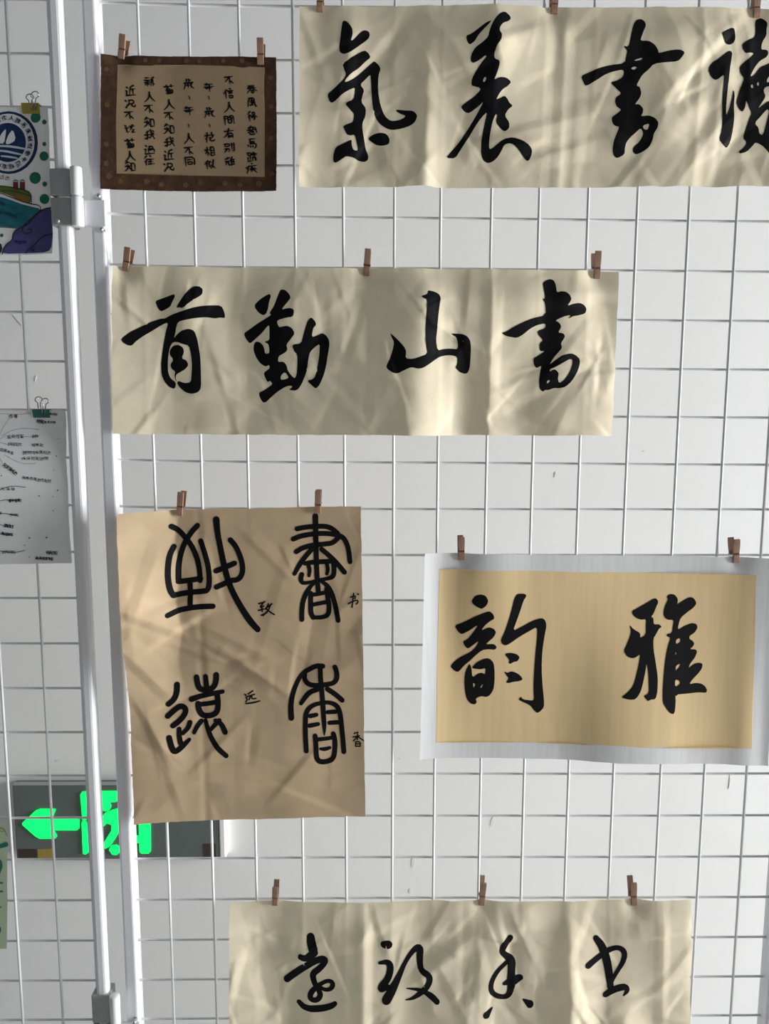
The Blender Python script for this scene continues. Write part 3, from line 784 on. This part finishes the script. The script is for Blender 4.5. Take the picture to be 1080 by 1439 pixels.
fill(ps, [(ell(BX-1, BY, 25.5, 27.5), False)], M_NAVY, 'badge_centre', off=.0007, smooth=False, parent=badge)
for pts in ([(9.5, 181.5), (9.5, 187), (7, 203), (-2, 202), (2, 190)], [(19.5, 182.5), (23.8, 198), (13, 204), (8.5, 202.5), (13, 190)], [(0, 184), (-1, 202), (-12, 201), (-6, 192)]):
    fill(ps, [(pts, False)], M_WHITE, 'sail', off=.0009, parent=badge)
for pts in ([(-10, 206, 2), (10, 206, 3), (25, 208, 3), (35, 210, 2.5)], [(-10, 212, 2), (8, 213, 3), (22, 216, 3), (31, 218, 2)], [(3, 220, 2), (13, 221, 3), (25, 223, 2)]):
    ribbons(ps, [pts], M_LBLUE, 'wave_line', off=.0009, parent=badge, it=1)
ring = []
rr = random.Random(4)
KEYS = list(G)
for i in range(20):
    a = -math.pi*.95 + i*math.pi*2/20
    x, y = BX-.5+31.3*math.cos(a), BY+34.2*math.sin(a)
    ring += glyph(rr.choice(KEYS), x, y, 8.5, 1.1, rot=a+math.pi/2)
ribbons(ps, ring, M_NAVY, 'ring_lettering', off=.0009, parent=badge, it=0)
for x, y, r in [(50.5, 165.5, 7.2), (63, 172, 3.2), (63, 203, 2.8), (62.5, 220, 6.3), (50, 250.5, 8), (63.5, 259, 3.4), (63, 280, 6.8), (3, 331, 2.4)]:
    fill(ps, [(ell(x, y, r, r*1.05, 18), False)], M_GDOT, 'green_dot', off=.0003, smooth=False)
ribbons(ps, glyph('near', 4, 249, 7, .9)+glyph('past', 11, 250, 7, .9), mat('brown_pen', (0.2, 0.15, 0.09), .6, .2), 'caption', off=.0003, it=0)
# ship
sh = fill(ps, [([(-20, 263), (0, 262), (20, 264), (40, 269), (45, 274), (45, 286), (30, 283), (15, 275), (0, 270), (-20, 268)], False)], M_OLIVE, 'ship', off=.0003, label='olive and red ship')
fill(ps, [([(18, 275), (28, 274), (41, 280), (44, 287), (30, 284)], False)], M_ORANGE, 'hull_stripe', off=.0005, parent=sh)
for x in (23, 32.5):
    fill(ps, [([(x-3, 256), (x+3, 256), (x+3.4, 268), (x-3, 266)], False)], M_RED, 'funnel', off=.0006, smooth=False, parent=sh)
    ribbons(ps, [[(x-3, 255, 1.2), (x, 253.5, 1.4), (x+3, 255, 1.2)], [(x-3, 257, .9), (x-3, 266, .9)], [(x+3, 257, .9), (x+3.3, 267, .9)]], M_INK2, 'funnel_outline', off=.0009, it=0, parent=sh)
ribbons(ps, [[(-20, 262, 1.2), (0, 261.5, 1.3), (20, 264, 1.3), (40, 268.5, 1.3), (45, 274, 1.2), (45, 287, 1.2)], [(-20, 270, 1.2), (0, 271, 1.2), (22, 280, 1.4), (42, 287, 1.5), (57, 289, 1.3), (58, 295, 1)], [(5, 268, .8), (25, 270, .8), (44, 276, .8)]], M_INK2, 'ship_outline', off=.0009, it=1, parent=sh)
# teal wave
tw = fill(ps, [([(-60, 270), (-10, 274), (12, 280), (30, 287), (46, 291), (58, 294), (50, 303), (42, 311), (34, 318), (24, 321), (10, 319), (-60, 316)], False)], M_TEAL, 'teal_wave', off=.0003)
ribbons(ps, [[(58, 295, 1.4), (50, 303, 1.5), (44, 308, 1.5), (36, 316, 1.4)], [(-30, 318, .8), (10, 320, .9), (25, 321, .8)]], M_INK2, 'wave_outline', off=.0006, it=1, parent=tw)
rg = []
for i, (x, y) in enumerate([(2, 286), (6, 287), (2, 299), (7, 300), (12, 301), (17, 303), (22, 304)]):
    rg += glyph(KEYS[i*3], x, y, 6, .8, rot=.15)
ribbons(ps, rg, mat('dark_teal_pen', (.008, .06, .09), .6, .2), 'wave_lettering', off=.0006, it=0, parent=tw)
pc = fill(ps, [([(74, 292), (62, 294), (52, 302), (44, 310), (37, 318), (24, 322), (19, 328), (18, 338), (10, 343), (6, 350), (4, 357), (40, 356), (70, 355), (74.5, 345)], False)], M_PURPLE, 'purple_cloud', off=.0003)
ribbons(ps, [[(74, 292, 1.6), (62, 294, 1.8), (54, 300, 1.7), (45, 309, 1.8), (38, 317, 1.8), (30, 320, 1.8), (22, 324, 1.7), (18.5, 331, 1.7), (18, 338, 1.6), (10, 343, 1.7), (5, 351, 1.7), (4, 357, 1.6)],
             [(38, 314, 1.6), (32, 320, 1.6), (33, 327, 1.6), (39, 329, 1.6), (46, 326, 1.5), (44, 321.5, 1.3), (40, 323, 1.3)],
             [(74, 329, 1.7), (64, 331, 1.8), (55, 337, 1.8), (49, 345, 1.7), (43, 349, 1.7), (37, 356, 1.6)], [(-3, 357, 6), (2, 351, 5), (1, 344, 3)]], M_INK2, 'cloud_outline', off=.0006, it=1, parent=pc)
rg = []
for i, (x, y) in enumerate([(24, 340), (29, 341), (35, 341), (47, 352)]):
    rg += glyph(KEYS[i*5], x, y, 6, .8)
ribbons(ps, rg, mat('dark_purple_pen', (.03, .02, .12), .6, .2), 'cloud_lettering', off=.0006, it=0, parent=pc)

nt_ = Sheet('notes_sheet', [(-180, 578), (93, 577), (104, 790), (-176, 793)], M_WHITE,
            'white sheet of handwritten notes with branching lines under a green binder clip', 'notes', seed=13, camp=.5, pegs=[(56, 582)],
            vfold=[(648, -.0006, .012)], top=[(-180, 0), (40, .1), (70, .0), (92, -.4)], slope=.2, edge=.0003, extra=lambda U, V, X, Z: np.clip((V-.06)/.25, 0, 1)*(.0045+.007*(1-U)))
def NX(x, y): return (x/5.536, 540+y/5.536)
txt = []
rk = random.Random(12)
def row(x0, y0, x1, y1, n, s=26, w=3.4, keys=None):
    for i in range(n):
        t = (i+.5)/n
        px, py = NX(x0+(x1-x0)*t, y0+(y1-y0)*t)
        k = keys[i] if keys else rk.choice([q for q in KEYS if q not in ('rep',)])
        txt.extend(glyph(k, px, py, s/5.536*1.08, w/5.536, rot=math.atan2(y1-y0, x1-x0)))
row(75, 252, 147, 246, 2, 34, 4.5, ['make', 'author'])
row(388, 232, 450, 234, 3, 22); row(288, 288, 345, 292, 2, 32, 6); row(345, 295, 442, 297, 4, 22)
row(70, 410, 200, 400, 4, 34); row(262, 405, 316, 403, 2, 32)
row(82, 462, 192, 470, 4, 32); row(262, 470, 352, 472, 3, 28)
row(30, 505, 130, 535, 4, 30); row(198, 530, 412, 527, 7, 32); row(194, 575, 395, 575, 6, 32)
row(55, 618, 160, 692, 4, 34, 5); row(198, 722, 420, 752, 8, 30)
row(38, 812, 146, 808, 3, 30); row(94, 900, 188, 896, 4, 28, 5); row(0, 915, 35, 915, 1, 30); row(0, 992, 40, 994, 2, 24); row(104, 1008, 166, 1010, 3, 22)
row(-20, 1055, 15, 1055, 1, 26); row(64, 1088, 130, 1100, 3, 30, 5); row(38, 1152, 126, 1162, 4, 26, 5); row(44, 1292, 142, 1298, 4, 28)
row(380, 1300, 462, 1306, 3, 32, 5); row(296, 1345, 430, 1350, 5, 28, 5); row(0, 860, 25, 875, 1, 20)
ribbons(nt_, txt, M_INK2, 'handwriting', it=0, off=.0004, cross=2)['kind'] = 'stuff'
def lines(lst, w): return [[(*NX(x, y), w) for x, y in parse(l)] for l in lst]
ribbons(nt_, lines(['-30,440 0,440 30,340 80,262', '0,440 60,398', '0,446 80,466', '0,455 32,515', '-5,440 5,530 45,605', '30,400 110,355 200,340 310,352', '60,545 150,598 230,618 300,612', '0,228 150,235 240,225', '200,405 255,408'], .55), M_PENCIL, 'branch_line', it=1, off=.0003, cross=2)
ribbons(nt_, lines(['-30,850 0,832 60,800 130,785 220,796', '-30,912 0,906 90,890 186,893', '-30,998 0,995 100,1000 172,1020', '-30,1055 0,1066 60,1097 126,1112', '-30,1130 0,1140 40,1160 126,1168', '-30,1270 0,1278 80,1300 150,1300 216,1284'], .75), M_INK2, 'branch_line', it=1, off=.0003, cross=2)
dots = []
for x, y, r in [(457, 556, 7), (466, 422, 5), (437, 664, 5), (468, 820, 9), (326, 863, 8), (430, 868, 5), (433, 978, 6), (251, 1188, 9), (382, 1185, 11), (214, 1244, 6), (250, 1335, 6), (40, 706, 7), (2, 750, 6)]:
    px, py = NX(x, y)
    dots.append([(px-.4, py+.3, r/5.536), (px+.4, py-.3, r/5.536*.8)])
ribbons(nt_, dots, M_INK2, 'ink_dot', it=0, off=.0003, cross=2)

gs = Sheet('pale_green_sheet', [(-140, 1158), (11, 1158), (10, 1333), (-140, 1336)], M_LGREEN,
           'pale green paper with dark marker writing at the edge of the exit sign', 'notes', seed=17, camp=.6, edge=.0003)
ribbons(gs, [[(-6, 1191, 6), (3, 1188, 6), (9, 1186, 7)], [(-4, 1205, 6), (2, 1214, 7), (-2, 1226, 6)], [(-4, 1240, 3), (4, 1240, 2.4)], [(-4, 1252, 3), (4, 1252, 2.4)]], M_GREENCLIP, 'marker_stroke', it=1, off=.0003)
ribbons(gs, [[(-6, 1162, 1.2), (4, 1163, 1.2), (7, 1166, 1.1), (11, 1174, 1)], [(-6, 1166, .8), (5, 1168, .8)], [(-4, 1274, 3), (2, 1274, 2)]], mat('brown_pen', (0.2, 0.15, 0.09)), 'pen_stroke', it=1, off=.0003)
ribbons(gs, [[(-4, 1298, 4), (1, 1305, 4), (-2, 1312, 4)]], M_TEAL, 'marker_stroke', it=1, off=.0003)

# ------------------------------------------------------------------ wooden clothespins
def peg_parts():
    arm = [(-.0002, 0), (-.0022, .0003), (-.0032, .004), (-.0034, .0088), (-.0021, .0095), (-.0021, .0106), (-.0034, .0113), (-.0050, .020), (-.0054, .0252), (-.0034, .0258), (-.0012, .013), (-.0004, .009)]
    f = [(y-.0003, z) for y, z in arm]
    b = [(-y+.0060, z) for y, z in arm]
    ms = []
    for nm, pl in (('front_arm', f), ('back_arm', b)):
        bm = prism_bm(pl, -.0030, .0030)
        bmesh.ops.bevel(bm, geom=[e for e in bm.edges if abs(e.verts[0].co.x-e.verts[1].co.x) < 1e-6], offset=.00022, segments=1, affect='EDGES')
        bmesh.ops.recalc_face_normals(bm, faces=bm.faces[:])
        me = D.meshes.new(nm); bm.to_mesh(me); bm.free(); me.materials.append(M_WOOD); ms.append((nm, me))
    bm = bmesh.new()
    pts = [(-.0027+.0054*i/60, .0031+.0026*math.sin(i*2*math.pi/12), .0105+.0020*math.cos(i*2*math.pi/12)) for i in range(61)]
    tube_bm(pts, .00034, 6, bm)
    tube_bm([(-.0031, -.0022, .0101), (.0031, -.0022, .0101)], .00042, 6, bm)
    tube_bm([(-.0031, .0082, .0101), (.0031, .0082, .0101)], .00042, 6, bm)
    tube_bm([(-.0031, -.0022, .0101), (-.0031, .0031, .0125)], .00036, 6, bm)
    tube_bm([(.0031, .0082, .0101), (.0031, .0031, .0125)], .00036, 6, bm)
    bmesh.ops.recalc_face_normals(bm, faces=bm.faces[:])
    me = D.meshes.new('spring'); bm.to_mesh(me); bm.free(); me.materials.append(M_SPRING); ms.append(('spring', me))
    return ms
PEGM = peg_parts()
def peg(top, bot, label):
    Y = -.0036
    a, b = W(*top, Y), W(*bot, Y)
    L_ = (a-b).length
    o = empty('clothespin', (b.x, -.0026, b.z), label, 'clothespin', 'wooden clothespins')
    o.rotation_euler = (0, math.atan2(a.x-b.x, a.z-b.z), 0)
    k = L_/.0258
    o.scale = (1.05, 1.0, k)
    for nm, me in PEGM:
        c = D.objects.new(nm, me)
        C.objects.link(c)
        c.parent = o
for t, b, l in [
    ((174, 50), (170, 83), 'wooden clothespin on the brown poem sheet, at the corner beside the white posts'),
    ((366, 55), (366, 91), 'wooden clothespin on the brown poem sheet, at the corner beside the widest banner'),
    ((450, -18), (449, 17), 'wooden clothespin on the widest banner, at the corner beside the brown poem sheet'),
    ((780, -15), (778, 20), 'wooden clothespin at the middle fold of the widest banner'),
    ((1062, -11), (1062, 25), 'wooden clothespin on the widest banner above its most intricate character'),
    ((181, 348), (176, 381), 'tilted wooden clothespin at the post-side corner of the banner above the kraft sheet'),
    ((517, 350), (514, 388), 'wooden clothespin at the middle of the banner above the kraft sheet'),
    ((839, 353), (838, 392), 'wooden clothespin on the banner above the kraft sheet, at the end away from the posts'),
    ((255, 691), (252, 725), 'wooden clothespin on the brown kraft sheet beside its curled bright corner'),
    ((447, 689), (446, 722), 'wooden clothespin on the brown kraft sheet touching a seal character'),
    ((648, 754), (648, 787), 'wooden clothespin on the silvery white border, at the corner near the kraft sheet'),
    ((1033, 757), (1033, 791), 'wooden clothespin on the silvery white border, at the corner away from the kraft sheet'),
    ((387, 1244), (386, 1272), 'wooden clothespin on the lowest banner, at the corner nearest the exit sign'),
    ((679, 1238), (676, 1272), 'wooden clothespin at the middle of the lowest banner'),
    ((889, 1238), (890, 1272), 'wooden clothespin on the lowest banner, at the end away from the exit sign')]:
    peg(t, b, l)

# ------------------------------------------------------------------ binder clips
def clip(px, py, wpx, hpx, m, label, handles):
    Y = -.006
    c = W(px, py, Y)
    b = W(px, py+hpx, Y)
    s = wpx/1320
    o = empty('binder_clip', (b.x, -.001, b.z), label, 'binder clip', 'binder clips')
    h = c.z-b.z
    # triangular spring-steel body, thin at the jaws and wide at the spine
    bm = prism_bm([(-.0032, 0), (-.0026, 0), (-.0046, h), (.0056, h), (.0044, 0), (.0050, 0), (.0064, h+.0006), (-.0054, h+.0006)], b.x-s/2, b.x+s/2)
    for v in bm.verts: v.co.z += b.z
    link_bm('body', bm, m, o)
    for hx, hy, tx, side in handles:
        p0 = W(px+hx, py+hy, Y)
        y = -.0045 if side == 'f' else .0055
        base = Vector((b.x+tx/1320, y-.0003 if side == 'f' else y, b.z+h*.3))
        r = .0038
        top = Vector((p0.x, y+(-.006 if side == 'f' else .004), p0.z))
        d = (top-base)
        ax = Vector((1, 0, 0))
        pts = [base-ax*.0016, base-ax*.0013+d*.5, base-ax*.0014+d*.72]
        for i in range(9):
            t = math.pi*1.12*(1-i/8)-.06*math.pi
            pts.append(base+d*.88 + ax*(r*math.cos(t)) + d.normalized()*(r*math.sin(t)))
        pts += [base+ax*.0014+d*.72, base+ax*.0013+d*.5, base+ax*.0016]
        link_bm('wire_handle', tube_bm(pts, .00055, 6), M_CHROME, o, True)
clip(42, 145, 23, 13, M_GOLD, 'gold binder clip with wire handles on the badge poster', [(-10, -20, -5, 'b'), (10, -11, 4, 'f')])
clip(57, 576, 23, 11, M_GREENCLIP, 'green binder clip with wire handles on the handwritten notes', [(-12, -17, -7, 'b'), (9, -14, 3, 'f')])

# ------------------------------------------------------------------ low exit sign on the wall
SY = WALL_Y-.016
tl, tr, br, bl = [W(x, y, SY) for x, y in ((17, 1103), (306, 1103), (306, 1208), (17, 1208))]
sx0, sx1, sz0, sz1 = tl.x, tr.x, bl.z, tl.z
SG = empty('exit_sign', ((sx0+sx1)/2, WALL_Y-.001, sz0), 'grey exit sign on the wall with glowing green arrow and running man', 'exit sign')
link_bm('housing', box_bm(sx0, sx1, SY, WALL_Y, sz0, sz1, .0015), M_SIGN, SG)
e1 = W(316, 1150, SY).x
link_bm('end_cap', box_bm(sx1, e1, SY-.001, WALL_Y, sz0-.0005, sz1+.0005, .002), M_SIGNW, SG)
link_bm('top_edge', box_bm(sx0, sx1, SY-.0005, SY+.008, sz1-.001, sz1+.0015, .0008), mat('sign_light_edge', (.35, .37, .36), .4), SG)
def sgn(txt_, name, m=M_GLOW, th=.0022):
    pts = [(x/3.176, 1050+y/3.176) for x, y in parse(txt_)]
    if m is M_GLOW: pts = chaikin(pts, True, .07)
    ps_ = [W(x, y, SY) for x, y in pts]
    return link_bm(name, prism_bm([(p.x, p.z) for p in ps_], SY, SY-th, 'y'), m, SG)
sgn('98,340 160,282 178,275 250,275 240,300 232,318 345,315 355,322 355,360 345,368 240,368 255,395 250,404 182,406 160,395', 'arrow')
sgn('360,208 368,198 386,196 386,324 370,324', 'door_jamb')
sgn('366,330 388,330 396,468 384,475 372,473', 'door_jamb')
sgn('392,196 520,195 526,205 526,236 518,242 400,242 392,230', 'door_lintel')
sgn(' '.join('%f,%f' % (474+22*math.cos(t), 262+21*math.sin(t)) for t in [i*math.pi/8 for i in range(16)]), 'runner_head')
sgn('440,330 470,292 500,280 526,272 530,340 532,375 516,405 492,440 472,450 456,440 474,410 498,372 500,345 480,336 462,352 448,356', 'runner_body')
sgn('400,330 438,318 446,330 440,352 404,352', 'runner_arm')
sgn('488,455 498,438 520,434 535,445 536,465 522,478 502,476', 'runner_foot')
sgn('540,330 588,328 606,330 606,392 622,396 622,424 596,428 592,360 545,356', 'runner_leg')
sgn('620,318 628,310 664,310 672,318 673,462 665,471 632,472 624,464', 'door_jamb')
sgn('80,455 163,455 165,503 84,506', 'sticker', M_STICK, .0006)
sgn('168,455 232,452 238,502 170,503', 'sticker', M_YEL, .0006)
sgn('908,432 962,430 964,496 910,498', 'sticker', M_STICK, .0006)
